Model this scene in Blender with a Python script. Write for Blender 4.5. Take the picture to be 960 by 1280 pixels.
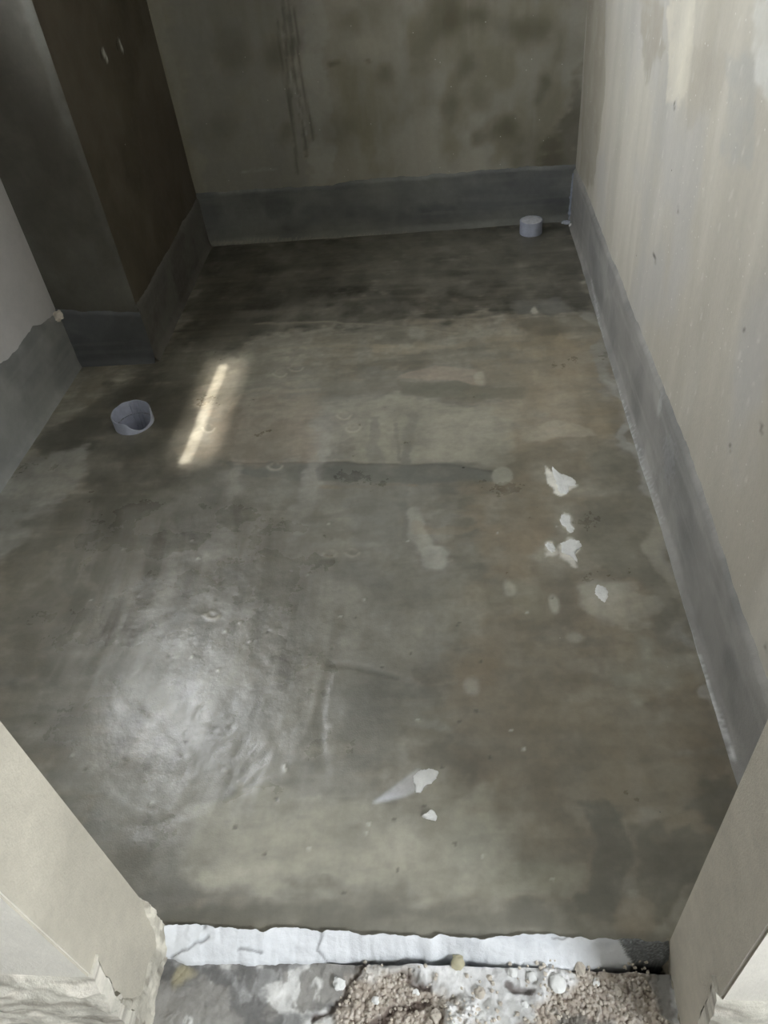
import bpy, bmesh, math, random
import numpy as np
from mathutils import Matrix, Vector

random.seed(7)
rng = np.random.default_rng(11)
scene = bpy.context.scene
for o in list(bpy.data.objects):
    bpy.data.objects.remove(o, do_unlink=True)
COL = scene.collection

# ------------------------------------------------------------------ camera
# world: x right, y into the room, z up; back wall y=0, right wall x=0, floor z=0 (metres)
CAM = np.array([-0.46955, -3.13539, 1.28])
CR = np.array([0.99384098, 0.05754044, -0.09470584])     # camera right
CU = np.array([0.03082719, 0.67733518, 0.73502839])      # camera up
CF = np.array([-0.10644145, 0.73342086, -0.67138965])    # camera forward
FPX = 950.2                                              # focal length in pixels of a 960x1280 frame
cd = bpy.data.cameras.new('camera')
cam = bpy.data.objects.new('camera', cd)
COL.objects.link(cam)
m = Matrix.Identity(4)
for i in range(3):
    m[i][0], m[i][1], m[i][2], m[i][3] = CR[i], CU[i], -CF[i], CAM[i]
cam.matrix_world = m
cd.sensor_fit = 'VERTICAL'
cd.sensor_height = 36.0
cd.lens = 36.0 * FPX / 1280.0
cd.clip_start = 0.02
scene.camera = cam

# ------------------------------------------------------------------ world, sun, exposure
SKY = 1.0
world = bpy.data.worlds.new('sky')
scene.world = world
world.use_nodes = True
bg = world.node_tree.nodes['Background']
bg.inputs['Color'].default_value = (0.93, 0.97, 1.0, 1)
bg.inputs['Strength'].default_value = SKY

SUN_TAN = 2.69                                           # tangent of the sun's elevation
sd = Vector((1.0, 0.0, -SUN_TAN)).normalized()


def sun(name, strength, angle, color):
    l = bpy.data.lights.new(name, 'SUN')
    l.energy = strength
    l.angle = math.radians(angle)
    l.color = color
    o = bpy.data.objects.new(name, l)
    COL.objects.link(o)
    o.rotation_euler = sd.to_track_quat('-Z', 'Y').to_euler()
    o.location = (-4, -1.2, 6)
    return o


sun('sun', 0.13, 0.55, (1.0, 0.93, 0.82))
sun('halo_sun', 0.26, 5.0, (1.0, 0.92, 0.82))             # second sun added for the streak's halo, as haze around the sun


def portal(name, loc, direction, sx, sy):
    l = bpy.data.lights.new(name, 'AREA')
    l.shape = 'RECTANGLE'
    l.size, l.size_y = sx, sy
    l.cycles.is_portal = True
    o = bpy.data.objects.new(name, l)
    COL.objects.link(o)
    o.location = loc
    o.rotation_euler = Vector(direction).to_track_quat('-Z', 'Y').to_euler()


# openings through which the sky shines in: the high window, and the side opening of the added outer room
WIN = (-1.51, -0.99, 1.36, 1.85)                         # y0, y1, z0, z1
OPEN = (-4.5, -3.7, 1.2, 2.0)                             # y0, y1, z0, z1
portal('window_portal', (-1.93, (WIN[0] + WIN[1]) / 2, (WIN[2] + WIN[3]) / 2), (1, 0, 0), 0.52, 0.5)
portal('outer_portal', (1.02, (OPEN[0] + OPEN[1]) / 2, (OPEN[2] + OPEN[3]) / 2), (-1, 0, 0), 0.8, 0.8)

scene.view_settings.view_transform = 'Standard'
scene.view_settings.look = 'None'
scene.view_settings.gamma = 1.0
scene.view_settings.use_curve_mapping = False
scene.view_settings.exposure = 6.05


# ------------------------------------------------------------------ helpers
def lin(c):
    c = np.array(c, float) / 255.0
    return np.where(c <= 0.04045, c / 12.92, ((c + 0.055) / 1.055) ** 2.4)


def hit(px, origin, normal):
    d = CF + CR * (px[0] - 480) / FPX - CU * (px[1] - 640) / FPX
    t = np.dot(np.array(origin) - CAM, normal) / np.dot(d, normal)
    return CAM + t * d


TAB = rng.random((256, 256))


def vnoise(x, y, seed=0):
    x = x + seed * 17.31
    y = y + seed * 9.77
    xi = np.floor(x).astype(int)
    yi = np.floor(y).astype(int)
    fx = x - xi
    fy = y - yi
    fx = fx * fx * (3 - 2 * fx)
    fy = fy * fy * (3 - 2 * fy)
    g = lambda a, b: TAB[a & 255, b & 255]
    return (g(xi, yi) * (1 - fx) + g(xi + 1, yi) * fx) * (1 - fy) + (g(xi, yi + 1) * (1 - fx) + g(xi + 1, yi + 1) * fx) * fy


def fbm(x, y, oct=4, seed=0):
    s = 0
    a = 0.5
    tot = 0
    for k in range(oct):
        s = s + a * vnoise(x, y, seed + k * 3)
        tot += a
        x, y, a = x * 2.03, y * 2.03, a * 0.5
    return s / tot


def worley(x, y, seed=0):
    xi = np.floor(x).astype(int)
    yi = np.floor(y).astype(int)
    best = np.full(x.shape, 9.0)
    val = np.zeros(x.shape)
    for i in (-1, 0, 1):
        for j in (-1, 0, 1):
            a, b = xi + i, yi + j
            px = a + TAB[(a + seed) & 255, b & 255]
            py = b + TAB[(a + 91 + seed) & 255, (b + 37) & 255]
            d = np.hypot(px - x, py - y)
            k = d < best
            best = np.where(k, d, best)
            val = np.where(k, TAB[(a + 13 + seed) & 255, (b + 71) & 255], val)
    return best, val


def sstep(a, b, x):
    t = np.clip((x - a) / (b - a), 0, 1)
    return t * t * (3 - 2 * t)


class Surf:
    """A rectangular grid of vertices on a plane, coloured and modelled in metres on that plane."""

    def __init__(self, origin, U, V, us, vs, base):
        self.o, self.U, self.V = np.array(origin, float), np.array(U, float), np.array(V, float)
        self.N = np.cross(self.U, self.V)
        self.us, self.vs = np.asarray(us), np.asarray(vs)
        uu, vv = np.meshgrid(self.us, self.vs)
        self.u, self.v = uu.ravel(), vv.ravel()
        n = self.u.size
        self.col = np.tile(lin(base), (n, 1))
        self.h = np.zeros(n)
        self.wet = np.zeros(n)
        self.wa = fbm(self.u * 9, self.v * 9, 5, 1) - 0.5
        self.wb = fbm(self.u * 9, self.v * 9, 5, 2) - 0.5
        nz = lambda a: np.clip((a - .5) * 2.4 + .5, 0, 1)
        self.brk = nz(.5 * fbm(self.u * 26, self.v * 26, 5, 14) + .5 * fbm(self.u * 11, self.v * 55, 4, 15))
        self.brk2 = nz(fbm(self.u * 13, self.v * 13, 5, 16))

    def P(self, px):
        q = hit(px, self.o, self.N) - self.o
        return np.array([q @ self.U, q @ self.V])

    def warp(self, w):
        return self.u + self.wa * w * 3.4, self.v + self.wb * w * 3.4

    def apply(self, mask, col=None, a=1.0, h=0.0, wet=None, ragged=False):
        k = mask
        if ragged:                                       # stains dissolve into patches at their rims
            k = sstep(.1, .9, mask + (self.brk - .5) * .9 * sstep(0, .3, mask)) * (mask > 0.004) * (.72 + .45 * self.brk2)
        k = np.clip(k * a, 0, 1)
        if col is not None:
            self.col = self.col * (1 - k[:, None]) + lin(col) * k[:, None]
        if h:
            self.h += mask * h
        if wet is not None:
            self.wet = self.wet * (1 - k) + wet * k

    def tint(self, mask, f):
        self.col = self.col * (1 + (np.array(f) - 1) * mask[:, None])

    def seg(self, u, v, A, B):
        d = B - A
        t = np.clip(((u - A[0]) * d[0] + (v - A[1]) * d[1]) / max(d @ d, 1e-9), 0, 1)
        return np.hypot(u - A[0] - t * d[0], v - A[1] - t * d[1])

    def poly_mask(self, pts, soft, warp):
        P = [self.P(q) for q in pts]
        u, v = self.warp(warp)
        inside = np.zeros(u.shape, bool)
        dist = np.full(u.shape, 9.0)
        for A, B in zip(P, P[1:] + P[:1]):
            dist = np.minimum(dist, self.seg(u, v, A, B))
            c = (A[1] > v) != (B[1] > v)
            with np.errstate(divide='ignore', invalid='ignore'):
                xx = (B[0] - A[0]) * (v - A[1]) / (B[1] - A[1]) + A[0]
            inside ^= c & (u < xx)
        s = np.where(inside, dist, -dist)
        return sstep(-soft, soft, s)

    def line_mask(self, pts, w, soft, warp):
        P = [self.P(q) for q in pts]
        u, v = self.warp(warp)
        dist = np.full(u.shape, 9.0)
        for A, B in zip(P, P[1:]):
            dist = np.minimum(dist, self.seg(u, v, A, B))
        return 1 - sstep(w / 2 - soft, w / 2 + soft, dist)

    def poly(self, pts, col, a=1, soft=.02, warp=.03, h=0, wet=None):
        self.apply(self.poly_mask(pts, soft, warp), col, a, h, wet, True)

    def line(self, pts, w, col, a=1, soft=None, warp=.01, h=0, wet=None):
        self.apply(self.line_mask(pts, w, soft or w * .4, warp), col, a, h, wet, w > .008)

    def blob(self, px, ru, rv, col, a=1, soft=.5, warp=.02, h=0, wet=None):
        c = self.P(px)
        u, v = self.warp(warp)
        d = np.hypot((u - c[0]) / ru, (v - c[1]) / rv)
        self.apply(1 - sstep(1 - soft, 1 + soft, d), col, a, h, wet, ru > .02 and soft < .75)

    def mesh_data(self, thick=0.0, drop=None):
        nu, nv = len(self.us), len(self.vs)
        co = self.o + self.u[:, None] * self.U + self.v[:, None] * self.V + self.h[:, None] * self.N
        i = np.arange(nu * nv).reshape(nv, nu)
        F = np.stack([i[:-1, :-1], i[:-1, 1:], i[1:, 1:], i[1:, :-1]], -1).reshape(-1, 4)
        if drop is not None:
            F = F[~drop(co[F].mean(1))]
        faces = F.tolist()
        verts = co.tolist()
        cols = self.col.tolist()
        wets = self.wet.tolist()
        if thick:
            # closed slab: boundary loop extruded straight back
            loop = list(i[0, :]) + list(i[1:, -1]) + list(i[-1, -2::-1]) + list(i[-2:0:-1, 0])
            n0 = len(verts)
            for k in loop:
                verts.append((co[k] - self.N * thick).tolist())
                cols.append(cols[k])
                wets.append(wets[k])
            L = len(loop)
            for k in range(L):
                faces.append([int(loop[(k + 1) % L]), int(loop[k]), n0 + k, n0 + (k + 1) % L])
            faces.append([n0 + k for k in range(L)][::-1])
        return verts, faces, cols, wets


def build(name, datas, mat, parent=None, smooth=True):
    V, F, C, W = [], [], [], []
    for v, f, c, w in datas:
        n = len(V)
        V += v
        C += c
        W += w
        F += [[k + n for k in q] for q in f]
    me = bpy.data.meshes.new(name)
    me.from_pydata(V, [], F)
    a = me.attributes.new('paint', 'FLOAT_COLOR', 'POINT')
    a.data.foreach_set('color', np.c_[np.array(C), np.ones(len(C))].astype(np.float32).ravel())
    b = me.attributes.new('wet', 'FLOAT', 'POINT')
    b.data.foreach_set('value', np.array(W, np.float32))
    if smooth:
        me.polygons.foreach_set('use_smooth', np.array([len(q) == 4 for q in F]))
        me.set_sharp_from_angle(angle=math.radians(50))
    me.update()
    o = bpy.data.objects.new(name, me)
    COL.objects.link(o)
    o.data.materials.append(mat)
    o.parent = parent
    return o


def obj_bm(name, bm, mat, parent=None, smooth=False):
    me = bpy.data.meshes.new(name)
    bm.to_mesh(me)
    bm.free()
    if smooth:
        me.polygons.foreach_set('use_smooth', [True] * len(me.polygons))
        me.set_sharp_from_angle(angle=math.radians(45))
    o = bpy.data.objects.new(name, me)
    COL.objects.link(o)
    me.materials.append(mat)
    o.parent = parent
    return o


def add_box(bm, lo, hi):
    vs = [bm.verts.new((x, y, z)) for z in (lo[2], hi[2]) for y in (lo[1], hi[1]) for x in (lo[0], hi[0])]
    for f in ((0, 2, 3, 1), (4, 5, 7, 6), (0, 1, 5, 4), (2, 6, 7, 3), (0, 4, 6, 2), (1, 3, 7, 5)):
        bm.faces.new([vs[k] for k in f])


def tag(o, label, cat, group=None, kind=None):
    o['label'] = label
    o['category'] = cat
    if group:
        o['group'] = group
    if kind:
        o['kind'] = kind
    return o


# ------------------------------------------------------------------ materials
def new_mat(name):
    mt = bpy.data.materials.new(name)
    mt.use_nodes = True
    nt = mt.node_tree
    return mt, nt, nt.nodes, nt.links, nt.nodes['Principled BSDF']


def noise(nt, scale, detail=4, rough=.55, vec=None):
    n = nt.nodes.new('ShaderNodeTexNoise')
    n.inputs['Scale'].default_value = scale
    n.inputs['Detail'].default_value = detail
    n.inputs['Roughness'].default_value = rough
    if vec:
        nt.links.new(vec, n.inputs['Vector'])
    return n.outputs['Fac']


def ramp(nt, fac, a, b, lo=0.0, hi=1.0):
    n = nt.nodes.new('ShaderNodeMapRange')
    n.interpolation_type = 'SMOOTHSTEP'
    nt.links.new(fac, n.inputs['Value'])
    for k, v in zip(('From Min', 'From Max', 'To Min', 'To Max'), (a, b, lo, hi)):
        n.inputs[k].default_value = v
    return n.outputs['Result']


def mix(nt, fac, a, b, mode='MIX'):
    n = nt.nodes.new('ShaderNodeMix')
    n.data_type = 'RGBA'
    n.blend_type = mode
    for s, v in ((n.inputs['Factor'], fac), (n.inputs['A'], a), (n.inputs['B'], b)):
        if hasattr(v, 'is_output'):
            nt.links.new(v, s)
        elif isinstance(v, (int, float)):
            s.default_value = v
        else:
            s.default_value = (*v, 1)
    return n.outputs['Result']


def mth(nt, op, a, b):
    n = nt.nodes.new('ShaderNodeMath')
    n.operation = op
    for s, v in zip(n.inputs, (a, b)):
        if hasattr(v, 'is_output'):
            nt.links.new(v, s)
        else:
            s.default_value = v
    return n.outputs[0]


def coords(nt, stretch=None):
    tc = nt.nodes.new('ShaderNodeTexCoord')
    if stretch is None:
        return tc.outputs['Object']
    mp = nt.nodes.new('ShaderNodeMapping')
    mp.inputs['Scale'].default_value = stretch
    nt.links.new(tc.outputs['Object'], mp.inputs['Vector'])
    return mp.outputs['Vector']


def specks(nt, vec, scale, size, density):
    """small round flecks scattered at random"""
    v = nt.nodes.new('ShaderNodeTexVoronoi')
    v.inputs['Scale'].default_value = scale
    nt.links.new(vec, v.inputs['Vector'])
    near = ramp(nt, v.outputs['Distance'], size * .6, size, 1, 0)
    sx = nt.nodes.new('ShaderNodeSeparateColor')
    nt.links.new(v.outputs['Color'], sx.inputs[0])
    return mth(nt, 'MULTIPLY', near, mth(nt, 'GREATER_THAN', sx.outputs[0], 1 - density))


def cement(name, base=None, attr=False, var=.25, speck=(0, 0, 0), speck_col=(.75, .74, .7), rough=(.75, .9), wet_rough=.3,
           bump=.15, bscale=90, stretch=None, spec=.3, pit=0.0, fine=.35):
    mt, nt, N, L, P = new_mat(name)
    vec = coords(nt)
    if attr:
        a = N.new('ShaderNodeAttribute')
        a.attribute_name = 'paint'
        c = a.outputs['Color']
        w = N.new('ShaderNodeAttribute')
        w.attribute_name = 'wet'
        wet = w.outputs['Fac']
    else:
        c = tuple(lin(base))
        wet = 0.0
    n1 = noise(nt, 7, 6, .6, coords(nt, stretch) if stretch else vec)
    n2 = noise(nt, 55, 5, .65, vec)
    k = ramp(nt, n1, .25, .75, 1 - var, 1 + var)
    k2 = ramp(nt, n2, .25, .75, 1 - var * .6, 1 + var * .6)
    kk = mth(nt, 'MULTIPLY', k, k2)
    n = N.new('ShaderNodeCombineColor')
    for i in range(3):
        L.new(kk, n.inputs[i])
    c = mix(nt, 1.0, c, n.outputs[0], 'MULTIPLY')
    if speck[2]:
        c = mix(nt, specks(nt, vec, *speck), c, speck_col)
    if pit:
        c = mix(nt, specks(nt, vec, 38, .09, pit), c, (.06, .06, .05))
    L.new(c, P.inputs['Base Color'])
    rr = ramp(nt, n2, .3, .7, rough[0], rough[1])
    if attr:
        r = N.new('ShaderNodeMix')
        L.new(wet, r.inputs['Factor'])
        L.new(rr, r.inputs['A'])
        L.new(ramp(nt, n1, .3, .7, wet_rough * .8, wet_rough * 1.3), r.inputs['B'])
        rr = r.outputs['Result']
    L.new(rr, P.inputs['Roughness'])
    P.inputs['Specular IOR Level'].default_value = spec
    b = N.new('ShaderNodeBump')
    b.inputs['Strength'].default_value = bump
    b.inputs['Distance'].default_value = .004
    hgt = mth(nt, 'ADD', noise(nt, bscale, 5, .6, vec), mth(nt, 'MULTIPLY', noise(nt, bscale * 5, 3, .6, vec), fine))
    L.new(hgt, b.inputs['Height'])
    L.new(b.outputs['Normal'], P.inputs['Normal'])
    return mt


M_FLOOR = cement('damp_floor_screed', attr=True, var=.14, speck=(60, .07, .012), speck_col=(.5, .49, .45), rough=(.45, .6), wet_rough=.27,
                 bump=.15, bscale=70, spec=.85, pit=.004, fine=.55)
M_WALL = cement('grey_wall_render', attr=True, var=.07, speck=(55, .12, .09), speck_col=(.6, .58, .53), bump=.18, bscale=120,
                stretch=(1, 1, .25), pit=.002)
M_BAND = cement('blue_grey_cement_skirting', attr=True, var=.12, bump=.25, bscale=110, rough=(.6, .8), wet_rough=.25, spec=.4)
M_LEFT = cement('pale_wall_render', base=(176, 174, 172), var=.06, bump=.15)
M_PIER = cement('dark_damp_pier_render', attr=True, var=.14, speck=(45, .08, .015), bump=.22, bscale=80, rough=(.7, .85))
M_FRONT = cement('sandy_door_render', base=(186, 180, 166), var=.1, bump=.45, bscale=260, speck=(120, .12, .04))
M_OUTER = cement('added_room_render', base=(128, 126, 122), var=.08)
M_CEIL = cement('ceiling_slab', base=(150, 148, 142), var=.08)
M_SILL = cement('rough_sill_mortar', attr=True, var=.2, bump=.5, bscale=240, rough=(.8, .95))
M_LIP = cement('white_screed_edge', attr=True, var=.06, bump=.4, bscale=130, rough=(.6, .8), spec=.4, wet_rough=.25)
M_MORTAR = cement('dried_white_mortar', base=(226, 227, 225), var=.12, bump=.35, bscale=200, rough=(.55, .75))
M_CRUMB = cement('pale_mortar_crumb', base=(196, 188, 176), var=.25, bump=.4, bscale=200, rough=(.8, .95))
M_PIPE = cement('blue_grey_plastic_pipe', base=(166, 171, 186), var=.12, bump=.06, bscale=60, rough=(.35, .5), spec=.5)
M_CAP = cement('dusty_pipe_plug', base=(190, 192, 198), var=.25, bump=.3, bscale=90, rough=(.6, .8))
M_DARK = cement('drain_depth_dark', base=(18, 19, 22), var=.1)
M_GLINT = cement('shiny_debris', base=(178, 184, 196), var=.3, bump=.5, bscale=120, rough=(.25, .4), spec=.6)

# ------------------------------------------------------------------ dimensions
XL, YD, YO, H = -1.7712, -2.709, -2.842, 2.4
DL, DR, DH = -0.974, -0.186, 2.02                        # door opening
PF = (-1.500, -0.942)                                    # pier: front right corner
PB = (-1.530, 0.0)                                       # pier: where its side meets the back wall

# ------------------------------------------------------------------ floor
st = 0.004
fl = Surf((XL, -2.715, 0), (1, 0, 0), (0, 1, 0), np.arange(0, -XL + st / 2, st), np.arange(0, 2.7151, st), (114, 109, 96))
u, v = fl.u, fl.v
big = fbm(u * 2.2, v * 2.2, 5, 4)
med = fbm(u * 6 + 3, v * 6, 5, 5)
trow = fbm(u * 3, v * 26, 4, 6)                          # trowel streaks across the room
trow2 = fbm(u * 30, v * 3, 4, 8)                         # and along it
fl.apply(sstep(.45, .65, big), (130, 121, 106), .6)
fl.wet += .35 + .5 * sstep(.4, .6, fbm(u * 3.5, v * 3.5, 4, 12))
def mottle(k=1.0):
    fl.apply(sstep(.45, .7, med), (94, 92, 82), .55 * k)
    fl.apply(sstep(.46, .72, fbm(u * 5, v * 4, 6, 9)), (146, 143, 131), .55 * k)
    fl.apply(sstep(.48, .7, trow), (140, 136, 123), .4 * k)
    fl.apply(sstep(.48, .7, trow2), (98, 96, 88), .35 * k)
    fl.apply(sstep(.42, .72, fbm(u * 18, v * 14, 6, 17)), (152, 149, 138), .4 * k)
    fl.apply(sstep(.42, .72, fbm(u * 15 + 9, v * 20, 6, 18)), (88, 85, 75), .45 * k)
    fl.apply(sstep(.45, .7, fbm(u * 60, v * 60, 4, 24)), (92, 89, 79), .3 * k)
    fl.apply(sstep(.52, .66, fbm(u * 8 + v * 3, v * 40 - u * 6, 4, 19)), (86, 84, 76), .3 * k)


mottle()
# left side greyer, right side browner
fl.poly([(300, 470), (620, 470), (560, 720), (480, 1150), (200, 1150), (0, 850), (120, 640)], (122, 122, 116), .55, .12, .06)
fl.poly([(640, 400), (740, 400), (840, 700), (910, 960), (700, 1150), (560, 1000), (620, 700)], (124, 113, 94), .5, .1, .06)
# shade painted dark into the far end and damp corner by the open pipe
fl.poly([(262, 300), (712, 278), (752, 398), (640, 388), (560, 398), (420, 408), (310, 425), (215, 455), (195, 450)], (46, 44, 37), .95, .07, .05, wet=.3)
fl.poly([(50, 545), (130, 480), (200, 452), (262, 440), (215, 590), (150, 680), (95, 600)], (62, 61, 53), .8, .05, .05, wet=.7)
fl.poly([(-60, 640), (60, 575), (112, 560), (100, 600), (52, 665), (-60, 760)], (140, 140, 134), .7, .03, .04)
fl.poly([(640, 376), (700, 370), (718, 392), (645, 392)], (92, 92, 88), .8, .015, .02)
fl.line([(320, 405), (420, 402), (490, 408), (570, 416)], .012, (140, 134, 118), .6)
fl.line([(300, 440), (420, 432), (560, 434)], .02, (134, 126, 108), .5)
fl.line([(480, 436), (640, 425), (740, 420)], .03, (136, 126, 107), .5, warp=.03)
fl.poly([(640, 400), (740, 393), (745, 412), (690, 420), (655, 440), (650, 415)], (92, 87, 74), .7, .012, .03)
fl.poly([(655, 430), (740, 418), (775, 540), (700, 560), (650, 500)], (136, 125, 104), .55, .03, .05)
# trowel bands
fl.poly([(500, 470), (545, 458), (592, 462), (602, 479), (560, 477), (495, 475)], (152, 140, 127), .8, .012, .015)
fl.poly([(495, 478), (600, 480), (662, 485), (655, 497), (580, 501), (500, 495)], (104, 103, 92), .8, .01, .015)
fl.poly([(395, 480), (500, 474), (496, 492), (450, 492), (398, 497)], (110, 107, 97), .7, .012, .02)
fl.poly([(440, 512), (490, 492), (520, 500), (640, 510), (645, 575), (560, 582), (440, 577)], (150, 147, 133), .7, .02, .02)
fl.poly([(385, 520), (440, 500), (490, 495), (480, 530), (400, 560)], (150, 148, 137), .6, .025, .03)
fl.poly([(272, 575), (440, 577), (560, 583), (622, 588), (628, 600), (520, 604), (440, 601), (400, 603), (300, 588)], (97, 98, 93), .85, .007, .012)
fl.line([(290, 575), (440, 577), (560, 583), (618, 588)], .008, (66, 65, 58), .6, warp=.008, h=-.0012)
fl.line([(285, 515), (300, 495), (315, 490), (395, 487)], .02, (150, 142, 128), .65, warp=.01, h=.0012)
fl.line([(400, 610), (520, 605)], .012, (132, 118, 98), .6)
fl.line([(316, 495), (305, 545), (292, 610), (266, 690)], .035, (150, 147, 138), .6, warp=.012)
fl.line([(405, 512), (398, 580), (388, 620), (368, 665)], .05, (152, 150, 143), .7, warp=.012)
fl.line([(462, 525), (466, 570), (470, 660)], .03, (104, 104, 98), .6, warp=.02)
fl.line([(510, 520), (502, 590), (512, 680)], .03, (96, 97, 93), .65, warp=.015)
fl.line([(492, 530), (497, 575)], .01, (96, 95, 88), .6)
fl.blob((627, 594), .026, .036, (146, 145, 132), .9, .12, .006)
fl.poly([(430, 600), (500, 605), (505, 690), (440, 690)], (106, 107, 104), .55, .02, .03)
fl.line([(380, 650), (440, 640)], .02, (92, 92, 88), .5)
fl.line([(385, 680), (470, 680), (490, 695)], .02, (140, 139, 134), .5)
fl.poly([(430, 690), (480, 695), (480, 725), (440, 730), (400, 715)], (98, 98, 95), .6, .02, .03)
fl.line([(520, 640), (524, 670), (538, 694)], .045, (158, 157, 148), .75, soft=.012, warp=.008)
fl.blob((540, 696), .036, .04, (168, 168, 160), .75, .4, .012)
fl.line([(560, 655), (600, 662), (640, 675), (690, 690)], .012, (92, 88, 77), .6)
fl.line([(530, 660), (600, 655), (700, 690)], .04, (140, 127, 106), .4, warp=.03)
fl.poly([(600, 640), (690, 660), (690, 760), (640, 760), (590, 700)], (134, 122, 104), .4, .05, .06)
fl.poly([(555, 690), (620, 700), (600, 800), (545, 780)], (112, 111, 101), .5, .03, .05)
fl.poly([(405, 828), (480, 835), (520, 845), (560, 880), (555, 930), (480, 940), (402, 900)], (104, 104, 97), .65, .015, .025, wet=.75)
fl.line([(408, 828), (450, 833), (500, 842)], .014, (82, 82, 76), .6, h=-.0015)
fl.line([(408, 828), (398, 900), (410, 960)], .02, (92, 92, 86), .5, h=-.001)
fl.line([(520, 835), (540, 855), (555, 890), (570, 910)], .016, (86, 82, 70), .6)
fl.poly([(500, 900), (560, 900), (600, 940), (590, 980), (540, 960)], (88, 83, 70), .65, .02, .04)
fl.poly([(590, 800), (660, 780), (660, 900), (650, 1000), (610, 1000), (600, 900)], (124, 113, 95), .6, .03, .04)
fl.poly([(560, 850), (605, 850), (610, 980), (570, 950)], (104, 93, 77), .55, .025, .03)
fl.line([(668, 830), (662, 900), (690, 1010), (705, 1060)], .04, (102, 94, 78), .6, warp=.02)
# pale greenish zone near the door, dark edge along the threshold
fl.poly([(245, 1010), (330, 985), (420, 1000), (520, 1005), (560, 990), (612, 985), (628, 1040), (622, 1082), (560, 1105), (400, 1118), (270, 1118), (230, 1080)], (166, 163, 147), .65, .04, .03, wet=.25)
fl.blob((600, 1045), .05, .06, (158, 160, 148), .5, .8, .02)
fl.blob((668, 1105), .07, .03, (146, 146, 130), .6, .5, .02)
fl.poly([(190, 1150), (240, 1128), (420, 1136), (640, 1140), (700, 1150), (700, 1180), (200, 1175)], (72, 71, 62), .8, .02, .02, wet=.2)
# dark green patches in the right front
fl.poly([(722, 1012), (768, 1005), (780, 1040), (770, 1090), (775, 1140), (740, 1148), (725, 1090)], (70, 71, 62), .85, .012, .03)
fl.poly([(800, 1000), (840, 995), (862, 950), (892, 960), (890, 1010), (868, 1080), (850, 1140), (825, 1150), (812, 1110), (780, 1100), (780, 1030)], (78, 76, 64), .8, .015, .035)
fl.poly([(778, 1122), (800, 1112), (818, 1125), (826, 1160), (800, 1176), (772, 1168)], (136, 126, 109), .85, .012, .02)
fl.line([(828, 1020), (862, 1010)], .022, (134, 122, 102), .7, warp=.02)
fl.line([(866, 1030), (880, 1028)], .02, (134, 122, 102), .6, warp=.02)
fl.poly([(820, 1070), (850, 1060), (850, 1100), (820, 1105)], (112, 110, 100), .5, .02, .04)
fl.poly([(830, 870), (870, 860), (895, 930), (862, 950), (835, 920)], (94, 84, 68), .55, .02, .04)
fl.line([(700, 920), (760, 940), (800, 950)], .12, (126, 116, 96), .5, soft=.05, warp=.05)
# right-hand stains
fl.poly([(745, 560), (788, 560), (800, 610), (830, 680), (846, 760), (838, 800), (800, 745), (760, 720), (735, 680), (728, 620)], (101, 98, 85), .8, .02, .035)
fl.poly([(690, 660), (720, 700), (735, 770), (700, 790), (660, 800), (665, 720)], (96, 90, 77), .6, .025, .035)
fl.line([(640, 750), (665, 755)], .08, (120, 118, 103), .6, warp=.03)
fl.poly([(668, 535), (690, 522), (726, 532), (740, 545), (700, 548), (665, 552)], (166, 161, 147), .8, .015, .025)
fl.line([(628, 551), (655, 543), (672, 536)], .01, (150, 142, 124), .7)
fl.blob((752, 742), .028, .032, (176, 174, 162), .8, .8, .03)
fl.poly([(740, 730), (775, 745), (808, 760), (815, 778), (785, 780), (750, 765)], (160, 156, 142), .7, .03, .05)
fl.blob((806, 822), .045, .05, (154, 152, 138), .7, .9, .06)
fl.line([(722, 872), (735, 862), (760, 866), (800, 864), (815, 872)], .035, (152, 148, 132), .65, warp=.03)
fl.blob((597, 856), .015, .016, (176, 172, 162), .75, .5, .02)
fl.blob((634, 738), .012, .022, (176, 172, 160), .85, .4, .012)
fl.blob((693, 752), .012, .022, (172, 170, 158), .8, .4, .012)
fl.blob((722, 795), .015, .015, (160, 156, 142), .7, .4, .012)
for q, r in (((703, 600), .05), ((709, 650), .04), ((712, 686), .05), ((690, 686), .025)):
    fl.blob(q, r, r * 1.1, (168, 164, 150), .5, .9, .05)
for pts in ([(688, 583), (700, 590), (716, 596), (724, 604), (714, 612), (708, 622), (698, 620), (694, 603)], [(702, 640), (713, 643), (716, 655), (720, 664), (712, 668), (700, 655)],
            [(698, 680), (711, 672), (726, 676), (729, 684), (720, 692), (724, 705), (712, 698), (700, 692)], [(682, 678), (692, 678), (696, 688), (688, 693)]):
    fl.poly(pts, (226, 224, 216), 1.0, .008, .02)
for q in ((596, 471), (668, 388)):
    fl.blob(q, .014, .03, (180, 176, 164), .85, .4, .02)
# grey margin along the right skirting
fl.line([(742, 395), (780, 505), (812, 600), (846, 700), (895, 850), (930, 958)], .05, (140, 138, 130), .75, soft=.02, warp=.05)
fl.poly([(765, 470), (790, 525), (812, 590), (824, 640), (812, 650), (790, 590), (772, 520)], (152, 150, 145), .8, .012, .03)
fl.poly([(800, 645), (828, 660), (850, 720), (868, 780), (850, 790), (835, 740), (815, 690)], (150, 145, 130), .7, .015, .03)
fl.blob((887, 870), .03, .02, (160, 156, 148), .7, .3, .02)
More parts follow.
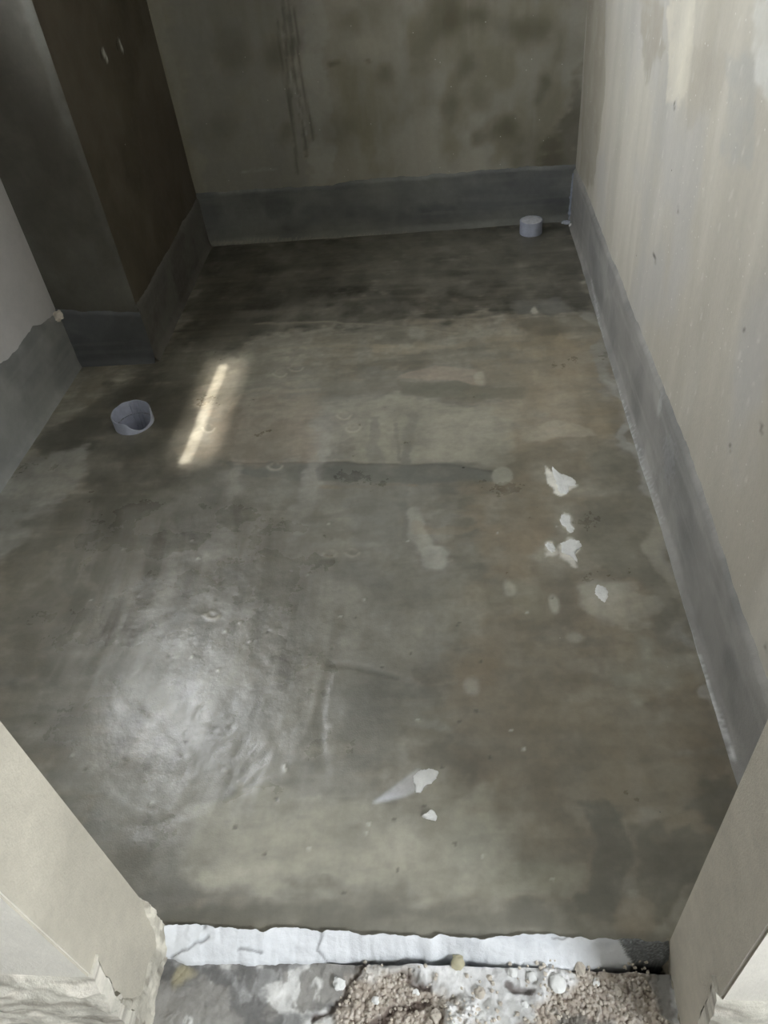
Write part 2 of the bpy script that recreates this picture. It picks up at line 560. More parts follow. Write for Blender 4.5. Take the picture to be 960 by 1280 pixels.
# circular trowel marks, arcs and footprints
def arc_pts(c, rx, ry, a0, a1, n=9):
    return [(c[0] + rx * math.cos(math.radians(a0 + (a1 - a0) * k / n)), c[1] + ry * math.sin(math.radians(a0 + (a1 - a0) * k / n))) for k in range(n + 1)]
fl.blob((188, 972), .085, .075, (100, 99, 94), .55, .2, .03, wet=.5)
fl.line(arc_pts((188, 970), 58, 46, 20, 170), .02, (150, 149, 142), .3, h=.0006)
fl.line([(185, 880), (230, 920), (244, 965), (215, 1010)], .02, (150, 149, 145), .3, h=.0008)
fl.line(arc_pts((275, 895), 24, 22, 60, 200), .014, (92, 91, 87), .35, h=-.0007)
fl.poly([(40, 640), (150, 600), (235, 600), (225, 680), (170, 760), (110, 860), (60, 880), (20, 800)], (72, 69, 58), .7, .07, .06)
fl.poly([(580, 450), (730, 440), (750, 540), (660, 560), (600, 520)], (142, 130, 110), .5, .06, .06)
fl.poly([(590, 600), (690, 610), (690, 690), (640, 680), (600, 650)], (140, 126, 106), .4, .06, .06)
fl.poly([(280, 500), (400, 495), (395, 570), (290, 572), (255, 560)], (142, 130, 114), .5, .03, .04)
fl.poly([(560, 830), (720, 800), (840, 860), (860, 960), (740, 1010), (620, 1000)], (112, 102, 83), .5, .08, .06)
# sweeping strokes of the float, down the left half
sweep = fbm((u + .25 * (v - .6) ** 2) * 38, v * 2.2, 4, 23)
zone = fl.poly_mask([(120, 640), (330, 620), (420, 760), (400, 1000), (230, 1040), (60, 860)], .1, .05)
fl.apply(zone * sstep(.5, .68, sweep), (146, 144, 136), .45)
fl.apply(zone * sstep(.5, .34, sweep), (92, 90, 82), .4)
fl.h += zone * (sweep - .5) * .0006
fl.wet = np.clip(fl.wet + zone * .7, 0, 1)
for c in ((260, 535), (344, 580), (440, 533), (430, 517), (351, 466), (372, 459), (268, 768), (412, 690), (440, 690)):
    fl.line(arc_pts(c, 9, 6, 10, 170, 6), .007, (176, 170, 156), .7, soft=.004, warp=.006, h=.0015)
    fl.line(arc_pts(c, 5, 4, 180, 330, 5), .006, (160, 154, 140), .5, soft=.004, warp=.006, h=.001)
for k in range(6):
    fl.line([(60 + 22 * k, 690 - 6 * k), (40 + 24 * k, 800 - 4 * k)], .02, (132, 128, 116) if k % 2 else (86, 84, 74), .4, soft=.012, warp=.04)
fl.poly([(235, 640), (285, 600), (300, 640), (250, 700)], (92, 92, 88), .55, .025, .04)
fl.poly([(0, 720), (60, 690), (80, 790), (20, 880), (-60, 860)], (98, 92, 78), .5, .04, .05)
mottle(.35)
fl.poly([(400, 579), (440, 578), (560, 584), (618, 589), (622, 600), (520, 604), (440, 601), (402, 603)], (92, 93, 88), .5, .012, .016)
fl.poly([(495, 478), (600, 480), (655, 485), (650, 496), (580, 500), (500, 494)], (100, 99, 88), .45, .014, .02)
fl.blob((627, 594), .026, .036, (150, 149, 137), .6, .3, .006)
for k in range(5):
    fl.line([(524 + 2 * k, 964 + 4.5 * k), (497 + 2 * k, 983 + 2.5 * k), (470 + 4 * k, 1002 - k)], .006, (190, 192, 198), .5, soft=.005, warp=.004, h=.0005)
# pits and little glints
for k in range(60):
    a, b = rng.uniform(90, 700), rng.uniform(640, 1120)
    fl.blob((a, b), .0035, .0035, (70, 68, 60) if k % 2 else (170, 168, 160), .7, .3, .002, h=-.001 if k % 2 else .0012)
fl.col = np.clip(fl.col * 1.2, 0, .9)
fl.h += (fbm(u * 5, v * 5, 4, 20) - .5) * .006 + (fbm(u * 22, v * 22, 4, 21) - .5) * .0022
fl.h -= .004 * sstep(.02, 0, v)                          # worn front edge
PIPE = hit((163, 515), (0, 0, .042), np.array([0, 0, 1.]))[:2]
PR = 0.0595
hole = lambda c: np.hypot(c[:, 0] - PIPE[0], c[:, 1] - PIPE[1]) < PR - .006
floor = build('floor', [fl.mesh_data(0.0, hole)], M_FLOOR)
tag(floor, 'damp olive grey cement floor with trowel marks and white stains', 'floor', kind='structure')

# ------------------------------------------------------------------ walls
fine = np.concatenate([np.arange(0, 1.25, .008), np.arange(1.25, H + .01, .115)])
# back wall
bw = Surf((PB[0] - .26, 0, -.05), (1, 0, 0), (0, 0, 1), np.arange(0, -PB[0] + .27, .008), fine + 0, (150, 147, 135))
u, v = bw.u, bw.v
bw.apply(sstep(.42, .66, fbm(u * 3, v * 3, 5, 31)), (163, 160, 149), .7)
bw.apply(sstep(.5, .7, fbm(u * 5, v * 4, 5, 32)), (128, 124, 106), .7)
bw.apply(sstep(.5, .75, fbm(u * 24, v * 2, 4, 33)), (160, 158, 150), .35)
bw.poly([(200, -40), (375, -40), (395, 235), (258, 250)], (138, 137, 132), .7, .05, .04)
bw.poly([(375, -30), (400, -30), (420, 225), (395, 230)], (168, 168, 162), .6, .02, .02)
for k, (a, b, w_) in enumerate(((352, 372, .012), (360, 384, .016), (368, 392, .008), (346, 366, .007))):
    bw.line([(a, -20 + 15 * k), (a + 8, 90), (b, 215 - 20 * k)], w_, (92, 90, 84), .6, warp=.003)
bw.line([(353, 40), (358, 75)], .006, (185, 183, 176), .6, soft=.004)
bw.line([(366, 90), (382, 170)], .009, (182, 180, 174), .5, soft=.005)
for (x, y, r, a) in ((560, 25, .065, .75), (600, 22, .045, .7), (665, 38, .05, .65), (640, 32, .04, .4), (632, 160, .045, .7), (602, 172, .035, .6),
                     (682, 103, .035, .65), (590, 92, .04, .55), (568, 135, .04, .45), (475, 92, .035, .45), (432, 25, .04, .45), (606, 128, .04, .35),
                     (356, 168, .03, .4), (350, 70, .06, .5), (290, 60, .06, .35), (275, 160, .06, .3), (410, 165, .07, .35), (470, 12, .06, .4),
                     (530, 60, .06, .3), (520, 110, .07, .3), (655, 190, .07, .35), (700, 60, .06, .25), (420, 76, .012, .6), (455, 74, .008, .5)):
    bw.blob((x, y), r, r, (92, 88, 72), a, .8, .03)
bw.poly([(735, 60), (722, 215), (660, 215), (690, 175), (712, 120)], (92, 88, 76), .6, .03, .03)  # shade of the right corner painted into the wall colour
bw.line([(300, 213), (345, 210)], .006, (170, 170, 164), .6, soft=.004)
bw.h += (fbm(u * 4, v * 4, 4, 35) - .5) * .006 * (v < 2)
wall_back = build('wall_back', [bw.mesh_data(.15)], M_WALL)
tag(wall_back, 'mottled grey rendered back wall with dark mould spots', 'wall', kind='structure')

# right wall (u runs from the back wall to the door)
rw = Surf((0, .15, -.05), (0, -1, 0), (0, 0, 1), np.arange(0, 2.87, .008), fine + 0, (176, 171, 159))
u, v = rw.u, rw.v
rw.apply(sstep(.42, .68, fbm(u * 9, v * 1.6, 5, 41)), (188, 184, 173), .6)
rw.apply(sstep(.5, .72, fbm(u * 6, v * 1.4, 5, 42)), (162, 156, 143), .5)
rw.apply(sstep(.5, .72, fbm(u * 4, v * 3, 5, 43)), (170, 168, 164), .6)
rw.poly([(735, -10), (756, -10), (756, 120), (742, 230), (724, 220)], (146, 140, 124), .6, .015, .02)
rw.poly([(758, -10), (790, -10), (785, 160), (762, 200)], (182, 179, 168), .5, .02, .03)
rw.poly([(800, -10), (832, -10), (830, 70), (805, 95)], (150, 143, 128), .6, .02, .03)
rw.poly([(836, -10), (870, -10), (862, 120), (835, 125)], (202, 196, 180), .7, .02, .03)
rw.poly([(862, 70), (905, 60), (890, 150), (862, 150)], (160, 154, 142), .5, .03, .03)
rw.poly([(905, 60), (945, 70), (940, 190), (905, 190)], (160, 160, 156), .5, .03, .03)
rw.poly([(940, -10), (1000, -10), (1000, 150), (940, 120)], (206, 206, 200), .6, .03, .03)
rw.line([(843, 128), (843, 136)], .006, (50, 48, 42), .9, soft=.004, warp=0)
rw.line([(817, 316), (820, 327)], .007, (50, 48, 42), .9, soft=.004, warp=0)
for q in ((913, 556), (952, 535), (952, 530), (848, 260), (930, 410), (956, 805)):
    rw.line([q, (q[0] + .5, q[1] + 6)], .006, (70, 66, 58), .7, soft=.004, warp=0)
for k in range(60):
    q = (rng.uniform(770, 955), rng.uniform(20, 600))
    rw.line([q, (q[0] - 1, q[1] + rng.uniform(3, 9))], .005, (205, 202, 194), .5, soft=.004, warp=0)
rw.h += (fbm(u * 3, v * 3, 4, 45) - .5) * .006 * (v < 2)
wall_right = build('wall_right', [rw.mesh_data(.15)], M_WALL)
tag(wall_right, 'pale sandy grey rendered right wall with vertical streaks', 'wall', kind='structure')

# left wall with the high window opening (thickness 0.15)
bm = bmesh.new()
T = .15
for lo, hi in (((-2.86, -.05), (.15, WIN[2])), ((-2.86, WIN[3]), (.15, H)), ((-2.86, WIN[2]), (WIN[0], WIN[3])), ((WIN[1], WIN[2]), (.15, WIN[3]))):
    add_box(bm, (XL - T, lo[0], lo[1]), (XL, hi[0], hi[1]))
wall_left = obj_bm('wall_left', bm, M_LEFT)
tag(wall_left, 'pale lavender grey rendered wall at the left edge', 'wall', kind='structure')

# pier in the back left corner
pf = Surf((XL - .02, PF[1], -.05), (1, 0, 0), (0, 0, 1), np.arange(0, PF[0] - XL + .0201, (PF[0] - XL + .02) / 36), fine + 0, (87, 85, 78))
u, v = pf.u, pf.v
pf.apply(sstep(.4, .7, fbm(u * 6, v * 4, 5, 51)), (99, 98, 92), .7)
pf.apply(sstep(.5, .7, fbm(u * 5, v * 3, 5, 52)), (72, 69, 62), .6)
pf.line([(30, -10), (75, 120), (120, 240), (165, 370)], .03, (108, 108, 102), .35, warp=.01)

pf.h += (fbm(u * 5, v * 5, 3, 53) - .5) * .004 * (u > .03) * (u < .26)
du = np.array([PB[0] - PF[0], PB[1] - PF[1], 0])
Lp = np.linalg.norm(du)
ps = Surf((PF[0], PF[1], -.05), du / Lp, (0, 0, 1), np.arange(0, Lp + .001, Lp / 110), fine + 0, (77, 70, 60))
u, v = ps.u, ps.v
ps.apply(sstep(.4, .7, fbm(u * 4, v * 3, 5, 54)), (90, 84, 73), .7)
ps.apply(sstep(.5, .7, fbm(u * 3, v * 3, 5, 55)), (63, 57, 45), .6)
for q in ((131, 69), (150, 57)):
    ps.line([(q[0] - 1.5, q[1] - 5), (q[0], q[1]), (q[0] + 2.5, q[1] + 5)], .016, (190, 190, 182), .9, soft=.006, warp=0, h=.003)
    ps.line([(q[0] - 4, q[1] - 4), (q[0] - 3, q[1] + 3)], .014, (40, 37, 30), .8, soft=.006, warp=0, h=-.004)
ps.h += (fbm(u * 5, v * 5, 3, 56) - .5) * .005 * (u > .02)
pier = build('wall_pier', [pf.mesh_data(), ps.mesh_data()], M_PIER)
tag(pier, 'dark damp rendered pier in the back left corner', 'wall', kind='structure')

# front wall with the doorway
bm = bmesh.new()
xs = [XL - .15, DL, DR, .15]
add_box(bm, (XL - .15, YO, -.12), (DL, YD, H))
add_box(bm, (DR, YO, -.12), (.15, YD, H))
add_box(bm, (DL, YO, DH), (DR, YD, H))
ed = [e for e in bm.edges if all(abs(w.co.x - DL) < 1e-4 or abs(w.co.x - DR) < 1e-4 for w in e.verts) and abs(e.verts[0].co.z - e.verts[1].co.z) > 1]
bmesh.ops.bevel(bm, geom=ed, offset=.003, segments=2, affect='EDGES')
wall_front = obj_bm('wall_front', bm, M_FRONT, smooth=True)
wall_front.data.materials.append(cement('brightened_outer_render', base=(226, 222, 212), var=.06, bump=.35, bscale=200))
for pl in wall_front.data.polygons:                      # whiter outer face, brightened in its colour for missing outside light
    if pl.normal.y < -.9:
        pl.material_index = 1
tag(wall_front, 'sandy rendered door wall whose two jambs frame the foreground', 'wall', kind='structure')

bm = bmesh.new()
add_box(bm, (XL - .15, YO, H), (.15, .15, H + .15))
tag(obj_bm('ceiling', bm, M_CEIL), 'concrete ceiling slab over the small room', 'ceiling', kind='structure')

bm = bmesh.new()
add_box(bm, (XL - .2, YO - .3, -.35), (.2, .2, -.16))  # base added to block light leaking up from under the floor
add_box(bm, (XL - .2, YO, -.2), (XL, .2, -.045))
add_box(bm, (0, YO, -.2), (.2, .2, -.045))
add_box(bm, (XL - .2, 0, -.2), (.2, .2, -.045))
tag(obj_bm('floor_light_block', bm, M_OUTER), 'unseen base added under the screed to block light', 'floor', kind='structure')

# unseen outer room added to dim the door light; side opening lights the jambs
bm = bmesh.new()
X0, X1, Y1 = -2.2, 1.0, -4.7
add_box(bm, (X0, Y1, -.2), (X1, YO + .005, -.09))
tag(obj_bm('floor_added_room', bm, M_OUTER), 'floor of the added outer room before the doorway', 'floor', kind='structure')
bm = bmesh.new()
add_box(bm, (X0, Y1, 2.4), (X1, YO, 2.55))
tag(obj_bm('ceiling_added_room', bm, M_OUTER), 'ceiling of the added outer room before the doorway', 'ceiling', kind='structure')
bm = bmesh.new()
add_box(bm, (X0, Y1 - .1, -.2), (X1, Y1, 2.55))
add_box(bm, (X0 - .1, Y1 - .1, -.2), (X0, YO, 2.55))
add_box(bm, (X0, YO - .1, -.2), (XL - .15, YO, 2.55))
add_box(bm, (.15, YO, -.2), (X1, YO + .1, 2.55))
add_box(bm, (X1, Y1, -.2), (X1 + .1, YO + .1, OPEN[2]))
add_box(bm, (X1, Y1, OPEN[3]), (X1 + .1, YO + .1, 2.55))
add_box(bm, (X1, Y1, OPEN[2]), (X1 + .1, OPEN[0], OPEN[3]))
add_box(bm, (X1, OPEN[1], OPEN[2]), (X1 + .1, YO + .1, OPEN[3]))
tag(obj_bm('wall_added_room', bm, M_OUTER), 'walls of the added outer room before the doorway', 'wall', kind='structure')


# ------------------------------------------------------------------ cement skirting bands
def band(name, s, px_top, u0, u1, label, base, dark, light, thick=.008, ztop=None, seed=0):
    """s: the wall's Surf; the band runs from u0 to u1 on it with its ragged top edge through px_top"""
    if px_top:
        T_ = np.array(sorted([tuple(s.P(q)) for q in px_top]))
    else:
        T_ = np.array([(u0, ztop), (u1, ztop)])
    nu = max(8, int((u1 - u0) / .006))
    rows = 34
    us = np.linspace(u0, u1, nu)
    top = np.interp(us, T_[:, 0], T_[:, 1]) + (fbm(us * 14, us * 0 + seed, 4, 60) - .5) * .016 + (fbm(us * 70, us * 0 + seed, 3, 61) - .5) * .006
    b = Surf(s.o, s.U, s.V, np.arange(nu), np.arange(rows), base)
    t = b.v / (rows - 1)
    b.u = us[b.u.astype(int)]
    zb = .045
    b.v = zb + t * (np.tile(top, rows) - zb)
    zz = b.v - .05
    b.h = thick * (1 - sstep(.93, 1.0, t)) + .012 * np.clip(1 - zz / .03, 0, 1) ** 2 + (fbm(b.u * 16, b.v * 16, 4, 62 + seed) - .5) * .003 * (t < .97)
    b.h[t > .999] = -.003
    b.apply(sstep(.45, .68, fbm(b.u * 5, b.v * 9, 5, 63 + seed)), light, .7)
    b.apply(sstep(.5, .7, fbm(b.u * 8, b.v * 8, 5, 64 + seed)), dark, .6)
    b.apply(sstep(.55, .75, fbm(b.u * 3, b.v * 60, 3, 65 + seed)), light, .4)
    return b, t


bb, t = band('b', bw, [(250, 241), (330, 236), (400, 231), (440, 226), (500, 220), (560, 217), (600, 210), (650, 208), (725, 205)], .26, -PB[0] + .26,
             None, (104, 106, 106), (88, 91, 92), (126, 128, 124), seed=1)
bb.apply(sstep(.1, .45, .5 - t) , (122, 122, 114), .5)
bb.line([(262, 303), (420, 295), (640, 285)], .012, (150, 146, 134), .5)
base_back = build('baseboard_back', [bb.mesh_data()], M_BAND)
tag(base_back, 'dark blue grey cement skirting band along the back wall', 'skirting', kind='structure')

rb, t = band('b', rw, [(719, 208), (740, 255), (777, 350), (800, 410), (822, 460), (840, 505), (866, 575), (885, 632), (904, 687), (930, 765), (958, 842), (1000, 965)], .15, 2.85,
             None, (136, 134, 130), (116, 116, 114), (156, 154, 149), seed=2)
rb.line([(771, 465), (790, 520), (815, 595), (832, 650)], .02, (178, 178, 176), .7, soft=.012, warp=.02)
rb.line([(846, 700), (866, 762), (895, 850), (928, 948)], .006, (205, 205, 205), .9, soft=.004, warp=.004, wet=1.0)  # wet fillet along the floor, its sheen painted as a pale line
rb.line([(742, 350), (760, 420), (772, 466), (800, 550), (835, 660)], .006, (190, 190, 188), .6, soft=.004, warp=.006, wet=.8)
rb.blob((829, 505), .012, .03, (168, 168, 166), .7, .4, .01)
rb.poly([(838, 545), (850, 560), (845, 600), (832, 590)], (150, 150, 150), .6, .02, .03)
base_right = build('baseboard_right', [rb.mesh_data()], M_BAND)
tag(base_right, 'grey cement skirting band along the right wall', 'skirting', kind='structure')

lw = Surf((XL, -2.71, -.05), (0, 1, 0), (0, 0, 1), [0, 1], [0, 1], (120, 120, 116))
lb, t = band('b', lw, [(-60, 500), (0, 453), (22, 433), (41, 408), (51, 403), (66, 392), (72, 389)], 0, 2.71 + PF[1],
             None, (118, 119, 117), (100, 101, 99), (136, 136, 132), seed=3)
base_left = build('baseboard_left', [lb.mesh_data()], M_BAND)
tag(base_left, 'grey cement skirting band with ragged top on the left wall', 'skirting', kind='structure')

p1, t = band('b', pf, [(72, 385), (120, 388), (190, 391)], .02, PF[0] - XL + .027, None, (92, 94, 96), (76, 78, 80), (106, 107, 108), thick=.007, seed=4)
p2, t = band('b', ps, None, -.006, Lp, None, (84, 82, 78), (66, 62, 56), (98, 96, 90), thick=.006, ztop=.255, seed=5)
base_pier = build('baseboard_pier', [p1.mesh_data(), p2.mesh_data()], M_BAND)
tag(base_pier, 'dark cement skirting band around the foot of the pier', 'skirting', kind='structure')

# ------------------------------------------------------------------ threshold: white screed edge and rough sill
TOPE = [(150, 1158), (205, 1157), (240, 1155), (300, 1160), (330, 1164), (345, 1158), (400, 1164), (425, 1162), (440, 1166), (480, 1168), (538, 1173), (550, 1167),
        (600, 1175), (640, 1170), (690, 1165), (700, 1170), (735, 1172), (790, 1175), (835, 1176), (900, 1178)]
BOTE = [(150, 1190), (205, 1196), (240, 1204), (300, 1203), (330, 1206), (390, 1204), (440, 1199), (520, 1194), (560, 1196), (600, 1200), (650, 1206), (700, 1214), (760, 1206), (800, 1202), (835, 1200), (900, 1200)]
tp = np.array([hit(q, (0, 0, .004), np.array([0, 0, 1.]))[:2] for q in TOPE])
bp = np.array([hit(q, (0, 0, -.022), np.array([0, 0, 1.]))[:2] for q in BOTE])
nu, rows = 330, 26
us = np.linspace(DL - .004, DR + .004, nu)
lip = Surf((0, 0, 0), (1, 0, 0), (0, 1, 0), np.arange(nu), np.arange(rows), (224, 227, 231))
t = 1 - lip.v / (rows - 1)                                # 1 at the outer foot, 0 at the floor edge
uu = us[lip.u.astype(int)]
ytop = np.interp(uu, tp[:, 0], tp[:, 1]) + (fbm(uu * 60, uu * 0, 4, 71) - .5) * .010
ybot = np.interp(uu, bp[:, 0], bp[:, 1]) + (fbm(uu * 45, uu * 0, 4, 72) - .5) * .010
lip.u = uu
lip.v = ytop * (1 - t) + ybot * t
lip.h = .007 - .034 * t ** 1.4 + (fbm(uu * 30, lip.v * 60, 4, 73) - .5) * .008 - .012 * (t < .001) - .02 * (t > .999)
lip.wa = fbm(lip.u * 25, lip.v * 25, 5, 1) - .5
lip.wb = fbm(lip.u * 25, lip.v * 25, 5, 2) - .5
lip.apply(sstep(.52, .7, fbm(uu * 12, lip.v * 20, 5, 74)), (196, 200, 206), .6)
lip.poly([(770, 1172), (800, 1172), (845, 1172), (845, 1210), (800, 1203), (780, 1188)], (104, 107, 108), 1.0, .004, .004, wet=.5)
for pts, d in (([(207, 1193), (235, 1186), (262, 1172)], -.006), ([(425, 1200), (395, 1180), (405, 1168)], -.005), ([(268, 1155), (258, 1163)], -.005),
               ([(800, 1180), (830, 1200)], -.004), ([(780, 1178), (790, 1182)], .003), ([(690, 1172), (706, 1170)], -.004), ([(300, 1184), (325, 1186)], -.003)):
    lip.line(pts, .0035, (120, 122, 126), .7, soft=.002, warp=.008, h=d * .5)
lipo = build('trim_1', [lip.mesh_data(.03)], M_LIP)
tag(lipo, 'ragged white cement edge of the floor at the doorway', 'threshold', kind='structure')

# rough sill, a height field of old mortar, sand and powder
st = .0017
sl = Surf((DL - .01, -3.02, -.034), (1, 0, 0), (0, 1, 0), np.arange(0, DR - DL + .021, st), np.arange(0, .275, st), (150, 148, 144))
u, v = sl.u, sl.v
sl.wa = fbm(u * 30, v * 30, 5, 1) - .5
sl.wb = fbm(u * 30, v * 30, 5, 2) - .5
gran = sl.poly_mask([(410, 1275), (420, 1245), (450, 1205), (500, 1215), (560, 1235), (600, 1262), (560, 1420), (400, 1420)], .012, .02)
gran2 = sl.poly_mask([(690, 1205), (760, 1208), (815, 1225), (850, 1300), (850, 1420), (620, 1420), (660, 1262)], .012, .02)
powder = sl.poly_mask([(505, 1196), (700, 1200), (712, 1225), (690, 1250), (640, 1290), (560, 1290), (575, 1240), (520, 1215)], .010, .02)
w2, wv = worley(u * 190, v * 190, 5)
w1, wv1 = worley(u * 55, v * 55, 9)
g = np.clip(gran + gran2, 0, 1)
sl.apply(g, (178, 168, 156), .95)
sl.apply(g * (wv > .72), (206, 198, 188), .9)
sl.apply(g * sstep(.55, .75, w2), (116, 100, 92), .8)
sl.apply(powder, (226, 226, 226), .95)
sl.apply(powder * sstep(.55, .7, fbm(u * 40, v * 40, 4, 82)), (176, 176, 172), .6)
sl.h += g * (.008 * (1 - np.clip(w1, 0, 1)) + .005 * (1 - np.clip(w2 * 1.3, 0, 1)) * (.4 + wv))
sl.h += powder * (.016 * fbm(u * 28, v * 28, 4, 83) + .004)
left = np.clip(1 - g - powder, 0, 1)
sl.apply(left * sstep(.55, .62, fbm(u * 26, v * 18, 5, 84)), (222, 222, 220), .85)
sl.apply(left * sstep(.52, .66, fbm(u * 16 + 5, v * 30, 5, 85)), (104, 104, 104), .7)
sl.h += left * (.012 * fbm(u * 20, v * 30, 5, 86) - .004)
sl.h += .003 * (fbm(u * 120, v * 120, 3, 87) - .5)
sl.blob((232, 1222), .02, .016, (176, 168, 140), .8, .4, .01)
for pts in ([(400, 1272), (425, 1245), (455, 1212)], [(445, 1200), (478, 1197)], [(500, 1222), (540, 1235)], [(470, 1280), (540, 1258)], [(640, 1232), (660, 1240)]):
    sl.line(pts, .012, (92, 78, 72), .75, soft=.006, warp=.012, h=-.008)
sl.line([(455, 1224), (520, 1204)], .016, (222, 220, 216), .8, soft=.008, warp=.01, h=.008)
sl.poly([(800, 1200), (850, 1190), (870, 1290), (830, 1260)], (112, 110, 104), .7, .01, .02)
sl.poly([(690, 1272), (760, 1272), (760, 1300), (690, 1300)], (92, 92, 88), .6, .01, .02)
sill = build('trim_2', [sl.mesh_data(.09)], M_SILL)
tag(sill, 'rough door sill of crumbly mortar and white powder', 'threshold', kind='structure')


# rough mortar plinth at the foot of the outer face, left and right of the doorway
def plinth(name, x0, x1, side, label):
    nu = int((x1 - x0) / .004)
    s = Surf((x0, YO, -.1), (1, 0, 0), (0, 0, 1), np.linspace(0, x1 - x0, nu), np.linspace(0, .31, 80), (206, 202, 190))
    t = s.v / .31
    s.wa = fbm(s.u * 30, s.v * 30, 5, 1) - .5
    s.wb = fbm(s.u * 30, s.v * 30, 5, 2) - .5
    s.h = (.026 - .018 * t + .018 * (fbm(s.u * 25, s.v * 40, 5, 91) - .5)) * (1 - sstep(.90, 1, t + .12 * (fbm(s.u * 18, s.v * 6, 4, 92) - .5)))
    s.h -= .006 * (t > .99)
    s.apply(sstep(.5, .66, fbm(s.u * 18, s.v * 40, 5, 93)), (226, 220, 208), .8)
    s.apply(sstep(.56, .68, fbm(s.u * 10, s.v * 90, 4, 94)), (140, 132, 120), .6)
    s.apply(sstep(.42, .3, t + .2 * (fbm(s.u * 20, s.v * 20, 4, 95) - .5)), (150, 140, 126), .7)
    o = build(name, [s.mesh_data(.02)], M_SILL)
    tag(o, label, 'plinth', kind='structure')


plinth('trim_3', -1.6, DL + .004, -1, 'rough sandy mortar foot of the door wall at bottom left')
plinth('trim_4', DR - .004, .15, 1, 'rough pale mortar foot of the door wall at bottom right')



def jamb_foot(name, x, nx, top, label):
    """rough mortar left on the foot of a door jamb"""
    if nx > 0:
        s = Surf((x, YO, -.1), (0, 1, 0), (0, 0, 1), np.linspace(0, YD - YO, 45), np.linspace(0, top, 90), (190, 185, 172))
    else:
        s = Surf((x, YD, -.1), (0, -1, 0), (0, 0, 1), np.linspace(0, YD - YO, 45), np.linspace(0, top, 90), (150, 143, 128))  # right foot coloured darker for the shade on its jamb
    s.wa = fbm(s.u * 30, s.v * 30, 5, 1) - .5
    s.wb = fbm(s.u * 30, s.v * 30, 5, 2) - .5
    d = np.minimum(s.u, (YD - YO) - s.u)                  # distance to the nearer corner
    edge = top * (.55 + .42 * np.exp(-(d / .016) ** 2)) + .05 * (fbm(s.u * 40, s.v * 30, 5, 97) - .5)
    k = sstep(.012, -.012, s.v - edge)
    s.h = k * (.0035 + .012 * (fbm(s.u * 45, s.v * 45, 5, 98) - .35)) - .004 * (1 - k)
    s.apply(sstep(.48, .66, fbm(s.u * 50, s.v * 50, 5, 99)), (222, 217, 203) if nx > 0 else (168, 160, 143), .7)
    s.apply(sstep(.58, .7, fbm(s.u * 70, s.v * 70, 4, 96)), (128, 122, 110), .6)
    tag(build(name, [s.mesh_data()], M_SILL), label, 'door jamb', kind='structure')


jamb_foot('trim_5', DL, 1, .22, 'rough mortar foot of the left door jamb')
jamb_foot('trim_6', DR, -1, .12, 'rough mortar foot of the right door jamb')

# ------------------------------------------------------------------ drain pipes
NP = 72


def pipe_part(name, parent, mat, cx, cy, r_out, r_in, z0, rim):
    """an open tube whose rim height varies around its mouth"""
    bm = bmesh.new()
    rings = []
    for r, zf in ((r_out, lambda a: z0), (r_out, lambda a: rim(a) - .002), (r_out - .001, rim), (r_in + .001, rim), (r_in, lambda a: rim(a) - .002), (r_in, lambda a: z0)):
        rings.append([bm.verts.new((r * math.cos(2 * math.pi * k / NP), r * math.sin(2 * math.pi * k / NP), zf(2 * math.pi * k / NP))) for k in range(NP)])
    for A, B in zip(rings, rings[1:]):
        for k in range(NP):
            bm.faces.new((A[k], A[(k + 1) % NP], B[(k + 1) % NP], B[k]))
    return obj_bm(name, bm, mat, parent, True)


pe = bpy.data.objects.new('drain_pipe', None)
COL.objects.link(pe)
pe.location = (PIPE[0], PIPE[1], 0)
tag(pe, 'open blue grey plastic drain pipe stub by the left wall', 'pipe', 'drain pipe stubs in the floor')


def rim_open(a):
    # low broken notch at the front right, high at the back
    z = .042 + .004 * math.sin(a - .25)
    d = abs((a - math.radians(322) + math.pi) % (2 * math.pi) - math.pi)
    return z - .033 * max(0, 1 - (d / math.radians(48)) ** 2) ** .6 + .0008 * math.sin(9 * a)


pipe_part('pipe_wall', pe, M_PIPE, 0, 0, PR, PR - .004, -.14, rim_open)
bm = bmesh.new()
for a0 in (86, 98, 112):
    a = math.radians(a0)
    for k in range(1):
        n = 5
        L0, L1 = [], []
        for j in range(n):
            q = a + math.radians(4) * (j / (n - 1) - .5)
            rr = PR - .0035 - .003 * math.sin(math.pi * j / (n - 1))
            L0.append(bm.verts.new((rr * math.cos(q), rr * math.sin(q), -.13)))
            L1.append(bm.verts.new((rr * math.cos(q), rr * math.sin(q), rim_open(q) - .003)))
        for j in range(n - 1):
            bm.faces.new((L0[j], L1[j], L1[j + 1], L0[j + 1]))
obj_bm('inner_ridge', bm, M_PIPE, pe, True)
bm = bmesh.new()
bmesh.ops.create_circle(bm, cap_ends=True, segments=40, radius=PR - .003, matrix=Matrix.Translation((0, 0, -.135)))  # dark disc standing in for the unlit depth of the pipe
obj_bm('drain_depth_disc', bm, M_DARK, pe)

